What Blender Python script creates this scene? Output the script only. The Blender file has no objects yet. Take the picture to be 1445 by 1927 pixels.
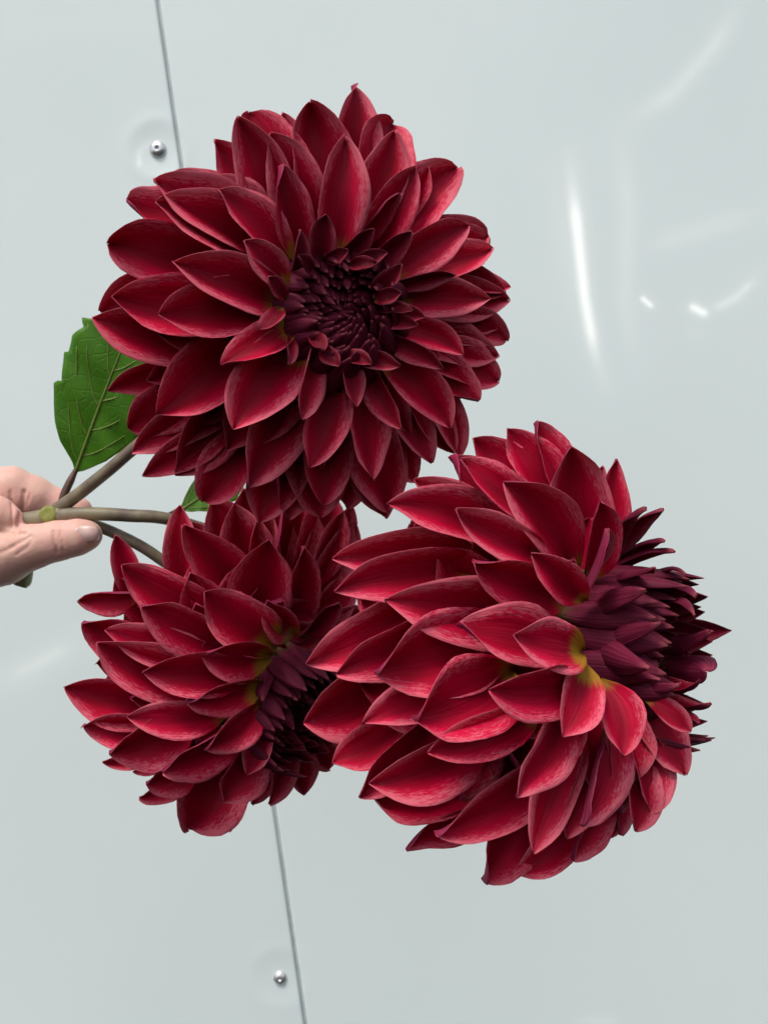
import bpy, bmesh, math, random
import numpy as np
from mathutils import Vector, Matrix

random.seed(7); rng = np.random.default_rng(7)
sc = bpy.context.scene
C = sc.collection
R_ = math.radians

# ------------------------------------------------------------------ camera
PW, PH, FPX = 1445.0, 1927.0, 1613.0
ROLL = math.atan2(278, 1927)
cr, sr = math.cos(ROLL), math.sin(ROLL)
CAMPOS = np.array([0.0, 0.0, 1.35])
CR = np.array([[cr, sr, 0.0], [0.0, 0.0, -1.0], [-sr, cr, 0.0]])   # columns: right, up, back
cam_d = bpy.data.cameras.new('camera'); cam = bpy.data.objects.new('camera', cam_d); C.objects.link(cam)
cam_d.sensor_fit = 'HORIZONTAL'; cam_d.sensor_width = 36.0; cam_d.lens = 36.0 * FPX / PW
cam_d.clip_start = 0.02; cam_d.clip_end = 200.0
cam_d.dof.use_dof = True; cam_d.dof.focus_distance = 0.385; cam_d.dof.aperture_fstop = 30.0
M4 = Matrix.Identity(4)
for i in range(3):
    for j in range(3): M4[i][j] = CR[i, j]
    M4[i][3] = CAMPOS[i]
cam.matrix_world = M4
sc.camera = cam

# ------------------------------------------------------------------ light
SUN_EL, SUN_AZ = 64.0, 202.0        # azimuth clockwise from +Y (the camera looks along +Y)
w = bpy.data.worlds.new('World'); sc.world = w; w.use_nodes = True
nt = w.node_tree
bg = nt.nodes['Background']
sky = nt.nodes.new('ShaderNodeTexSky'); sky.sky_type = 'NISHITA'; sky.sun_disc = False
sky.sun_elevation = R_(SUN_EL); sky.sun_rotation = R_(SUN_AZ)
sky.air_density = 1.0; sky.dust_density = 4.0; sky.ozone_density = 1.0; sky.altitude = 0
hs = nt.nodes.new('ShaderNodeHueSaturation'); hs.inputs['Saturation'].default_value = 0.55   # veiled, overcast sky
nt.links.new(sky.outputs[0], hs.inputs['Color']); nt.links.new(hs.outputs[0], bg.inputs['Color'])
bg.inputs['Strength'].default_value = 0.12
sd = bpy.data.lights.new('sun', 'SUN'); sun = bpy.data.objects.new('sun', sd); C.objects.link(sun)
sd.energy = 1.1; sd.angle = R_(15.0); sd.color = (1.0, 0.96, 0.9)
sdir = Vector((math.sin(R_(SUN_AZ)) * math.cos(R_(SUN_EL)), math.cos(R_(SUN_AZ)) * math.cos(R_(SUN_EL)), math.sin(R_(SUN_EL))))
sun.rotation_euler = sdir.to_track_quat('Z', 'Y').to_euler(); sun.location = (0, -1, 4)
vs = sc.view_settings
vs.view_transform = 'Standard'; vs.look = 'None'; vs.gamma = 1.0; vs.use_curve_mapping = False
vs.exposure = 0.76

# ------------------------------------------------------------------ helpers
def ray(px, py):            # camera-space direction with unit depth (x right, y up, z back)
    return np.array([(px - PW / 2) / FPX, -(py - PH / 2) / FPX, -1.0])
def at(px, py, d): return ray(px, py) * d
def world(p): return CR @ np.asarray(p) + CAMPOS
def norm(v): v = np.asarray(v, float); return v / (np.linalg.norm(v) + 1e-12)

def tag(o, label=None, cat=None, group=None, kind=None):
    if label: o['label'] = label
    if cat: o['category'] = cat
    if group: o['group'] = group
    if kind: o['kind'] = kind
    return o
def empty(name, loc):
    o = bpy.data.objects.new(name, None); C.objects.link(o); o.location = loc; o.empty_display_size = 0.02
    return o
WORLD_LOC = {}
def link_mesh(name, verts, faces, mats, parent=None, origin=None, uvs=None, midx=None, smooth=True, color=None):
    """verts in world space; origin = where the object's origin goes"""
    verts = np.asarray(verts, float)
    if origin is None: origin = verts.mean(axis=0)
    origin = np.asarray(origin, float)
    me = bpy.data.meshes.new(name)
    me.from_pydata((verts - origin).tolist(), [], faces)
    for m in mats: me.materials.append(m)
    if smooth: me.polygons.foreach_set('use_smooth', [True] * len(me.polygons))
    if midx is not None: me.polygons.foreach_set('material_index', midx)
    if uvs is not None:
        uvl = me.uv_layers.new(name='UVMap')
        idx = np.empty(len(me.loops), dtype=np.int32); me.loops.foreach_get('vertex_index', idx)
        uvl.data.foreach_set('uv', np.asarray(uvs, np.float32)[idx].ravel())
    me.update()
    o = bpy.data.objects.new(name, me); C.objects.link(o)
    if parent is not None:
        o.parent = parent; o.location = origin - WORLD_LOC[parent.name]
    else: o.location = origin
    WORLD_LOC[o.name] = origin
    if color is not None: o.color = color
    return o
def thing(name, loc, label, cat, group=None):
    o = empty(name, loc); WORLD_LOC[o.name] = np.asarray(loc, float)
    return tag(o, label, cat, group)

# ------------------------------------------------------------------ node helper
class NB:
    def __init__(s, name):
        s.m = bpy.data.materials.new(name); s.m.use_nodes = True; s.t = s.m.node_tree
        s.b = s.t.nodes['Principled BSDF']; s.out = s.t.nodes['Material Output']
    def n(s, typ, **kw):
        x = s.t.nodes.new(typ)
        for k, v in kw.items(): setattr(x, k, v)
        return x
    def L(s, a, b): s.t.links.new(a, b)
    def inp(s, sock, v):
        if isinstance(v, bpy.types.NodeSocket): s.L(v, sock)
        else: sock.default_value = v
    def math(s, op, a, b=0.0, c=None, clamp=False):
        x = s.n('ShaderNodeMath', operation=op, use_clamp=clamp)
        s.inp(x.inputs[0], a); s.inp(x.inputs[1], b)
        if c is not None: s.inp(x.inputs[2], c)
        return x.outputs[0]
    def ramp(s, v, a, b, lo=0.0, hi=1.0, smooth=True):
        x = s.n('ShaderNodeMapRange', interpolation_type='SMOOTHSTEP' if smooth else 'LINEAR')
        s.inp(x.inputs['Value'], v); x.inputs['From Min'].default_value = a; x.inputs['From Max'].default_value = b
        x.inputs['To Min'].default_value = lo; x.inputs['To Max'].default_value = hi
        return x.outputs[0]
    def mix(s, f, a, b):
        x = s.n('ShaderNodeMix', data_type='RGBA')
        s.inp(x.inputs['Factor'], f)
        s.inp(x.inputs['A'], a if isinstance(a, bpy.types.NodeSocket) else (*a, 1.0))
        s.inp(x.inputs['B'], b if isinstance(b, bpy.types.NodeSocket) else (*b, 1.0))
        return x.outputs['Result']
    def noise(s, vec, scale, detail=3.0, rough=0.55):
        x = s.n('ShaderNodeTexNoise'); s.L(vec, x.inputs['Vector'])
        x.inputs['Scale'].default_value = scale; x.inputs['Detail'].default_value = detail
        x.inputs['Roughness'].default_value = rough
        return x.outputs['Fac']
    def comb(s, x, y, z):
        c = s.n('ShaderNodeCombineXYZ'); s.inp(c.inputs[0], x); s.inp(c.inputs[1], y); s.inp(c.inputs[2], z)
        return c.outputs[0]
    def bump(s, h, strength, dist, normal=None):
        b = s.n('ShaderNodeBump'); b.inputs['Strength'].default_value = strength; b.inputs['Distance'].default_value = dist
        s.L(h, b.inputs['Height'])
        if normal is not None: s.L(normal, b.inputs['Normal'])
        return b.outputs[0]

def petal_material(name, back):
    m = NB(name)
    uv = m.n('ShaderNodeUVMap').outputs[0]
    sp = m.n('ShaderNodeSeparateXYZ'); m.L(uv, sp.inputs[0])
    u, v = sp.outputs[0], sp.outputs[1]
    oi = m.n('ShaderNodeObjectInfo')
    scol = m.n('ShaderNodeSeparateColor'); m.L(oi.outputs['Color'], scol.inputs[0])
    age, fleck = scol.outputs[0], scol.outputs[1]          # age 0 = open outer petal, 1 = closed bud
    seed = m.math('MULTIPLY', oi.outputs['Random'], 57.0)
    t = m.math('ABSOLUTE', m.math('MULTIPLY_ADD', u, 2.0, -1.0))
    nfine = m.noise(m.comb(m.math('MULTIPLY', u, 46.0), m.math('MULTIPLY', v, 19.0), seed), 1.0, 3.0, 0.7)
    nvein = m.noise(m.comb(m.math('MULTIPLY', u, 26.0), m.math('MULTIPLY', v, 1.6), seed), 1.0, 2.0, 0.5)
    nbig = m.noise(m.comb(m.math('MULTIPLY', u, 3.0), m.math('MULTIPLY', v, 2.2), seed), 1.0, 2.0, 0.5)
    if not back:
        base = m.mix(m.ramp(nbig, 0.35, 0.7), (0.50, 0.0014, 0.027), (0.70, 0.0028, 0.050))
        base = m.mix(m.math('MULTIPLY', m.ramp(m.math('ADD', t, m.math('MULTIPLY_ADD', nvein, 0.5, -0.25)), 0.62, 0.05), 0.65), base, (0.18, 0.0010, 0.012))   # velvety dark middle
        base = m.mix(m.ramp(nvein, 0.5, 0.72, 0, 0.40), base, (0.22, 0.0015, 0.015))
        marg = m.math('MULTIPLY_ADD', m.ramp(t, 0.22, 0.98), 0.85, m.math('MULTIPLY', m.ramp(v, 0.62, 1.0), 0.35))
        marg = m.math('MULTIPLY', marg, m.ramp(v, 0.10, 0.45))
        marg = m.math('MULTIPLY', marg, fleck)
        fl = m.math('ADD', nfine, m.math('MULTIPLY', m.math('POWER', marg, 1.35), 0.33))
        fl = m.ramp(fl, 0.54, 0.82)
        col = m.mix(m.math('MULTIPLY', m.ramp(marg, 0.1, 0.9), 0.55), base, (0.78, 0.015, 0.105))
        col = m.mix(m.math('MULTIPLY', m.math('MULTIPLY', fl, m.ramp(marg, 0.12, 0.60)), 0.68), col, (0.88, 0.24, 0.29))
        yel = m.ramp(m.math('SUBTRACT', m.math('ADD', v, m.math('MULTIPLY_ADD', nvein, 0.16, -0.08)), m.math('MULTIPLY', scol.outputs[2], 0.12)), 0.20, 0.05)
        col = m.mix(m.math('MULTIPLY', yel, 0.9), col, (0.34, 0.20, 0.015))
        col = m.mix(m.math('MULTIPLY', age, 0.85), col, (0.075, 0.004, 0.014))
    else:
        base = m.mix(m.ramp(nbig, 0.35, 0.7), (0.26, 0.014, 0.060), (0.36, 0.022, 0.085))
        base = m.mix(m.ramp(nvein, 0.48, 0.62, 0, 0.5), base, (0.30, 0.075, 0.125))
        col = m.mix(m.math('MULTIPLY', m.ramp(nfine, 0.55, 0.8), 0.4), base, (0.42, 0.13, 0.17))
        gr = m.ramp(m.math('ADD', v, m.math('MULTIPLY_ADD', nvein, 0.16, -0.08)), 0.30, 0.04)
        col = m.mix(m.math('MULTIPLY', gr, 0.85), col, (0.17, 0.15, 0.035))
        dark = m.mix(m.ramp(nvein, 0.45, 0.65), (0.10, 0.007, 0.022), (0.18, 0.016, 0.048))
        dark = m.mix(m.ramp(v, 0.90, 1.0, 0.0, 0.7), dark, (0.42, 0.10, 0.11))
        dark = m.mix(m.math('MULTIPLY', gr, 0.8), dark, (0.12, 0.12, 0.035))
        col = m.mix(age, col, dark)
    m.L(col, m.b.inputs['Base Color'])
    m.b.inputs['Roughness'].default_value = 0.5 if not back else 0.55
    m.b.inputs['Specular IOR Level'].default_value = 0.13
    h = m.math('ADD', m.math('MULTIPLY', nvein, 1.0), m.math('MULTIPLY', nfine, 0.22))
    m.L(m.bump(h, 0.55, 0.0007), m.b.inputs['Normal'])
    tr = m.n('ShaderNodeBsdfTranslucent'); 
    tc = m.mix(0.5, col, (0.55, 0.008, 0.03)); tc = m.mix(m.math('MULTIPLY', age, 0.9), tc, (0.06, 0.004, 0.012))
    m.L(tc, tr.inputs['Color'])
    mx = m.n('ShaderNodeMixShader'); mx.inputs[0].default_value = 0.26
    m.L(m.b.outputs[0], mx.inputs[1]); m.L(tr.outputs[0], mx.inputs[2]); m.L(mx.outputs[0], m.out.inputs[0])
    return m.m
M_PF = petal_material('petal_face', False)
M_PB = petal_material('petal_reverse', True)

def simple(name, c1, c2, scale, rough=0.5, spec=0.4, bumpd=0.0, stretch=(1, 1, 1), transl=0.0, sss=0.0):
    m = NB(name)
    tc = m.n('ShaderNodeTexCoord'); mp = m.n('ShaderNodeMapping'); mp.inputs['Scale'].default_value = stretch
    m.L(tc.outputs['Object'], mp.inputs['Vector'])
    f = m.noise(mp.outputs[0], scale, 5.0, 0.6)
    col = m.mix(m.ramp(f, 0.35, 0.68), c1, c2)
    m.L(col, m.b.inputs['Base Color']); m.b.inputs['Roughness'].default_value = rough
    m.b.inputs['Specular IOR Level'].default_value = spec
    if bumpd: m.L(m.bump(f, 0.6, bumpd), m.b.inputs['Normal'])
    if sss:
        m.b.inputs['Subsurface Weight'].default_value = sss
        m.b.inputs['Subsurface Radius'].default_value = (0.004, 0.0015, 0.0008); m.b.inputs['Subsurface Scale'].default_value = 1.0
    if transl:
        tr = m.n('ShaderNodeBsdfTranslucent'); m.L(col, tr.inputs['Color'])
        mx = m.n('ShaderNodeMixShader'); mx.inputs[0].default_value = transl
        m.L(m.b.outputs[0], mx.inputs[1]); m.L(tr.outputs[0], mx.inputs[2]); m.L(mx.outputs[0], m.out.inputs[0])
    return m

# ------------------------------------------------------------------ the panelled wall
WALL_D = 0.98
def wall_xz(px, py):
    p = world(at(px, py, WALL_D)); return p[0], p[2]
SEAM_X = wall_xz(297 + 278 * 0.5, 963.5)[0]

m = NB('panel_sheet')
tc = m.n('ShaderNodeTexCoord').outputs['Object']
nb = m.noise(tc, 3.0, 3.0); ns = m.noise(tc, 900.0, 2.0); nd = m.noise(tc, 55.0, 6.0, 0.7)
pc = m.mix(m.ramp(nb, 0.3, 0.7), (0.655, 0.735, 0.715), (0.675, 0.75, 0.73))
pc = m.mix(m.ramp(nd, 0.60, 0.78, 0, 0.05), pc, (0.45, 0.46, 0.43))
m.L(pc, m.b.inputs['Base Color']); m.b.inputs['Roughness'].default_value = 0.5; m.b.inputs['Specular IOR Level'].default_value = 0.0
m.b.inputs['Coat Weight'].default_value = 0.6; m.b.inputs['Coat IOR'].default_value = 1.5
m.b.inputs['Coat Roughness'].default_value = 0.27
m.L(m.bump(ns, 0.12, 0.0004), m.b.inputs['Normal'])
at_ = m.n('ShaderNodeAttribute', attribute_name='glint_tilt'); ge = m.n('ShaderNodeNewGeometry')  # per-vertex coat tilt that draws the highlight streaks
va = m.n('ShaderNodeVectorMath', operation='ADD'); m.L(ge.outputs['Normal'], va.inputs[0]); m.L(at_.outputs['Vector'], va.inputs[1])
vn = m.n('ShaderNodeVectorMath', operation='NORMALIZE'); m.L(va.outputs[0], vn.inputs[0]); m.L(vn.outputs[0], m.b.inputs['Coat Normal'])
M_PANEL = m.m
M_BACK = simple('seam_backing', (0.36, 0.41, 0.42), (0.42, 0.47, 0.48), 60.0, 0.7).m
m = simple('screw_metal', (0.55, 0.56, 0.56), (0.7, 0.71, 0.7), 400.0, 0.28); m.b.inputs['Metallic'].default_value = 0.75
M_SCREW = m.m

sx1, sz1 = wall_xz(297, 280); sx2, sz2 = wall_xz(527, 1840)
def bumps(X, Z):
    """out-of-plane height (towards the camera) of the thin sheet: oil-canning, dimples"""
    h = np.zeros_like(X)
    for sx, sz, a in ((sx1, sz1, 1.0), (sx2, sz2, 0.5)):
        r = np.hypot(X - sx, Z - sz)
        h += -0.0016 * a * np.exp(-(r / 0.022) ** 2) + 0.0005 * a * np.exp(-((r - 0.034) / 0.008) ** 2)
    h += 0.0016 * np.sin(X * 7.0 + 1.0) * np.sin(Z * 5.0 + 0.4) + 0.0007 * np.sin(X * 15 + Z * 6)
    return h
GLINT_STREAKS = [   # highlight streaks shaped into the coat normal: points, half width, strength
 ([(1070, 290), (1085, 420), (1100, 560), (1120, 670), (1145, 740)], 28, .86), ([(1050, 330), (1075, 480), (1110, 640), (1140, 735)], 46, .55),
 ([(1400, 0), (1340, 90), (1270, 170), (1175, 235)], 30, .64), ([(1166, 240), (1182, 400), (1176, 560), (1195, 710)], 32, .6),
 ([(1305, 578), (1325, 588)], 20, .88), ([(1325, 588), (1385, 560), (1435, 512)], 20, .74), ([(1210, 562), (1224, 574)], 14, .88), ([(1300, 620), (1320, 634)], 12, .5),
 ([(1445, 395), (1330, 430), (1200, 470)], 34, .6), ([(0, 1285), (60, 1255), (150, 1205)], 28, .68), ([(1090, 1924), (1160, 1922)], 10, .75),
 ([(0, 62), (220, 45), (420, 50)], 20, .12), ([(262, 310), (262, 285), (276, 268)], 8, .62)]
def glint_tilt(V):  # tilts the coat normal so each streak mirrors the sun to the camera
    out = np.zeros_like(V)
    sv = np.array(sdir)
    for pts, wd, amp in GLINT_STREAKS:
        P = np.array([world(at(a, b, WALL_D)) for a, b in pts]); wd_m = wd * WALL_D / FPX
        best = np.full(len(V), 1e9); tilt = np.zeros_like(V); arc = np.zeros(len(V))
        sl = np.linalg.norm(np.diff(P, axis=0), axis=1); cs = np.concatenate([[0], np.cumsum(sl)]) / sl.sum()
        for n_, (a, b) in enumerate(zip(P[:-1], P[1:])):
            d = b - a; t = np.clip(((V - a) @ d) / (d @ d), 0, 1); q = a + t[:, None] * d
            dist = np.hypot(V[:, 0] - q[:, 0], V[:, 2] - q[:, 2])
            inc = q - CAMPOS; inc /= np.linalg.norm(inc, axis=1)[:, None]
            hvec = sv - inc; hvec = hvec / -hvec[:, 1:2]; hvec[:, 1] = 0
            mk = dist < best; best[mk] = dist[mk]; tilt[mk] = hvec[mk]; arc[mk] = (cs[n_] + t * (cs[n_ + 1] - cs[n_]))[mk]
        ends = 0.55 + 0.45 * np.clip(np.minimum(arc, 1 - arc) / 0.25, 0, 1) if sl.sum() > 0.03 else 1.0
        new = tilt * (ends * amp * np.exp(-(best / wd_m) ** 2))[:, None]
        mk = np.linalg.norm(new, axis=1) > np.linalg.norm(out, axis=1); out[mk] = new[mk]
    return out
def make_panel(x0, x1, z0, z1, step, y):
    nx, nz = int((x1 - x0) / step) + 1, int((z1 - z0) / step) + 1
    X, Z = np.meshgrid(np.linspace(x0, x1, nx), np.linspace(z0, z1, nz))
    Y = y - bumps(X, Z)
    V = np.stack([X, Y, Z], -1).reshape(-1, 3)
    i = np.arange(nx * nz).reshape(nz, nx)
    F = np.stack([i[:-1, :-1], i[:-1, 1:], i[1:, 1:], i[1:, :-1]], -1).reshape(-1, 4).tolist()
    # turned-back edges so that the sheet has thickness
    n = len(V)
    per = np.concatenate([i[0, :], i[1:, -1], i[-1, -2::-1], i[-2:0:-1, 0]])
    V2 = V[per].copy(); V2[:, 1] += 0.003
    k = len(per)
    for a in range(k):
        b = (a + 1) % k
        F.append([int(per[b]), int(per[a]), n + a, n + b])
    return np.concatenate([V, V2]), F
WX0, WX1, WZ0, WZ1 = -0.95, 0.95, 0.45, 2.25
wall = thing('panel_wall', (SEAM_X, WALL_D + 0.01, WZ0), 'white glossy sheet-panel wall behind the flowers with a vertical seam', 'wall')
GAP = 0.0020
for x0, x1, dy, lab in ((WX0, SEAM_X - GAP, 0.0, 'white panel left of the seam with two screws'), (SEAM_X + GAP, WX1, 0.0004, 'broad white panel right of the seam with bright reflected streaks')):
    V, F = make_panel(x0, x1, WZ0, WZ1, 0.0035, WALL_D + dy)
    o = link_mesh('panel', V, F, [M_PANEL], wall, origin=((x0 + x1) / 2, WALL_D, (WZ0 + WZ1) / 2)); o['label'] = lab
    ra = o.data.attributes.new('glint_tilt', 'FLOAT_VECTOR', 'POINT'); ra.data.foreach_set('vector', glint_tilt(V).astype(np.float32).ravel())
def box(name, x0, x1, y0, y1, z0, z1, mat, parent):
    V = [(x, y, z) for x in (x0, x1) for y in (y0, y1) for z in (z0, z1)]
    F = [(0, 1, 3, 2), (4, 6, 7, 5), (0, 4, 5, 1), (2, 3, 7, 6), (0, 2, 6, 4), (1, 5, 7, 3)]
    return link_mesh(name, V, F, [mat], parent, smooth=False)
box('seam_strip', SEAM_X - GAP + 0.0001, SEAM_X + GAP - 0.0001, WALL_D + 0.0014, WALL_D + 0.012, WZ0, WZ1, M_BACK, wall)

def lathe(prof, n, origin, axis, ref):
    """prof: list of (radius, height along axis)"""
    axis = norm(axis); e1 = norm(np.cross(axis, ref)); e2 = np.cross(axis, e1)
    V = []; F = []
    for r, h in prof:
        for k in range(n):
            a = 2 * math.pi * k / n
            V.append(np.asarray(origin) + axis * h + r * (math.cos(a) * e1 + math.sin(a) * e2))
    for i in range(len(prof) - 1):
        for k in range(n):
            F.append((i * n + k, i * n + (k + 1) % n, (i + 1) * n + (k + 1) % n, (i + 1) * n + k))
    F.append(tuple(range((len(prof) - 1) * n, len(prof) * n)))
    return V, F
for (sx, sz), rad in (((sx1, sz1), 0.0098), ((sx2, sz2), 0.0078)):
    y = WALL_D - float(bumps(np.array([sx]), np.array([sz]))[0])
    k = rad / 0.0098
    prof = [(rad * 1.0, 0.0), (rad, 0.0008), (rad * 0.93, 0.0022 * k), (rad * 0.75, 0.0042 * k), (rad * 0.5, 0.0054 * k), (rad * 0.30, 0.0058 * k),
            (rad * 0.24, 0.0056 * k), (rad * 0.20, 0.0032 * k), (rad * 0.02, 0.0028 * k)]
    V, F = lathe(prof, 28, (sx, y, sz), (0, -1, 0), (0, 0, 1))
    s = link_mesh('screw', V, F, [M_SCREW], wall, origin=(sx, y, sz))

# ------------------------------------------------------------------ petals
SH_S = np.array([0, .06, .15, .28, .42, .55, .67, .78, .87, .935, .975, 1.0])
SH_W = np.array([.10, .25, .53, .84, .99, 1.0, .91, .73, .48, .25, .10, 0.010])
SHR_W = np.array([.10, .25, .53, .80, .95, 1.0, .99, .91, .74, .52, .31, 0.02])      # blunt, rounded tip
def petal_mesh(P0, P3, up, W, arch=0.12, cup=0.55, roll=0.0, twist=0.0, tipcurl=0.0, nu=13, nv=20, thick=0.0005, blunt=0.0, wav=1.7, bud=False, basecup=None, side=None, asym=None):
    """P0 base, P3 tip, up = direction the inner face looks to. Returns verts, faces, uvs, material index"""
    P0 = np.asarray(P0, float); P3 = np.asarray(P3, float)
    if side is None: side = 0.0 if bud else random.uniform(-0.06, 0.06)
    if asym is None: asym = 0.0 if bud else random.uniform(-0.5, 0.5)
    ch = P3 - P0; Ln = np.linalg.norm(ch); T0 = ch / Ln
    N0 = norm(up - np.dot(up, T0) * T0); B0 = np.cross(T0, N0)
    xq = np.linspace(0, 1, nv); sarr = 0.5 * xq + 0.5 * (1 - (1 - xq) ** 2)
    P1 = P0 + T0 * Ln * 0.36 + N0 * Ln * arch * 1.2 + B0 * Ln * side
    P2 = P0 + T0 * Ln * 0.74 + N0 * Ln * (arch * 1.05 + tipcurl * -0.25) + B0 * Ln * side
    s = sarr[:, None]
    Cn = (1 - s) ** 3 * P0 + 3 * (1 - s) ** 2 * s * P1 + 3 * (1 - s) * s * s * P2 + s ** 3 * P3
    Tn = 3 * (1 - s) ** 2 * (P1 - P0) + 6 * (1 - s) * s * (P2 - P1) + 3 * s * s * (P3 - P2)
    Tn /= np.linalg.norm(Tn, axis=1)[:, None]
    Nn = N0 - (Tn @ N0)[:, None] * Tn; Nn /= np.linalg.norm(Nn, axis=1)[:, None]
    ang = roll + twist * np.clip((sarr - 0.15) / 0.85, 0, 1) ** 1.5
    Bn = np.cross(Tn, Nn)
    ca, sa = np.cos(ang)[:, None], np.sin(ang)[:, None]
    N2 = Nn * ca + Bn * sa; B2 = Bn * ca - Nn * sa
    shp = np.interp(sarr, SH_S, SH_W) * (1 - blunt) + np.interp(sarr, SH_S, SHR_W) * blunt
    hw = W * 0.5 * shp
    t = np.linspace(-1, 1, nu)
    bc = basecup if basecup is not None else cup + 0.30
    phi = cup + (bc - cup) * np.clip(1 - sarr / 0.45, 0, 1) ** 1.2
    if bud: phi = np.full_like(sarr, cup)
    if not bud: phi = phi * (1 - 0.25 * np.clip((sarr - .6) / .4, 0, 1)) + 0.75 * np.clip((sarr - .80) / .20, 0, 1)
    phi = np.maximum(phi, 0.02)
    phi0 = phi; phi = phi[:, None] * (1 + asym * np.sign(t)[None, :])
    ph = phi * t[None, :]
    arcw = hw * (1.0 if bud else np.minimum(phi0 / np.sin(np.minimum(phi0, 1.45)), 1.5))
    X = arcw[:, None] * np.sin(ph) / phi
    Z = arcw[:, None] * (1 - np.cos(ph)) / phi
    if bud: fold = 0.0
    if not bud:
        fold = random.uniform(0.03, 0.11)
        Z += W * fold * np.sqrt(t[None, :] ** 2 + 0.01) * np.clip(s * 3, 0, 1)
        a, b, c = rng.uniform(0, 6.28, 3)
        Z -= (W * 0.040) * np.exp(-(t[None, :] / 0.15) ** 2) * np.clip(s, 0, 1)
        Z += W * 0.022 * np.cos(t[None, :] * 3 * math.pi) * np.sin(math.pi * s) + W * 0.008 * np.sin(t[None, :] * 15 + a) * np.sin(math.pi * s)
        Z += wav * W * 0.030 * np.abs(t[None, :]) ** 1.5 * np.sin(s * 7.0 + np.where(t[None, :] > 0, a, b))
        Z += wav * W * 0.015 * np.sin(s * 5 + c) * t[None, :]
        X += wav * W * 0.018 * np.sin(s * 9 + a) * t[None, :] ** 2 * shp[:, None]
    if not bud:
        hook = random.uniform(-0.03, 0.08)
        Cn = Cn + N2 * (Ln * hook * np.clip((sarr - 0.72) / 0.28, 0, 1) ** 2)[:, None] + B2 * (Ln * random.uniform(-0.03, 0.03) * np.clip((sarr - 0.75) / 0.25, 0, 1) ** 2)[:, None]
    G = Cn[:, None, :] + X[:, :, None] * B2[:, None, :] + Z[:, :, None] * N2[:, None, :]
    du = np.gradient(G, axis=1); dv = np.gradient(G, axis=0)
    nn = np.cross(du, dv); ln = np.linalg.norm(nn, axis=2, keepdims=True); nn = nn / np.maximum(ln, 1e-12)
    sg = np.sign(np.sum(nn[:, nu // 2, :] * N2, axis=1).mean()); nn *= sg if sg != 0 else 1
    th = thick * (1 - 0.75 * np.abs(t) ** 3)[None, :, None]
    Bk = G - nn * th
    n = nu * nv
    V = np.concatenate([G.reshape(-1, 3), Bk.reshape(-1, 3)])
    i = np.arange(n).reshape(nv, nu)
    q = np.stack([i[:-1, :-1], i[:-1, 1:], i[1:, 1:], i[1:, :-1]], -1).reshape(-1, 4)
    if sg < 0: q = q[:, ::-1]
    qb = q[:, ::-1] + n
    per = np.concatenate([i[0, :], i[1:, -1], i[-1, -2::-1], i[-2:0:-1, 0]])
    pn = np.roll(per, -1)
    rim = np.stack([pn, per, per + n, pn + n], -1)
    if sg < 0: rim = rim[:, ::-1]
    F = np.concatenate([q, qb, rim])
    mi = np.concatenate([np.zeros(len(q), int), np.ones(len(qb), int), np.zeros(len(rim), int)])
    U = np.stack(np.meshgrid((t + 1) / 2, sarr), -1).reshape(-1, 2)
    return V, F.tolist(), np.concatenate([U, U]), mi.tolist()

def to_world(V): return (CR @ np.asarray(V).T).T + CAMPOS

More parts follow.
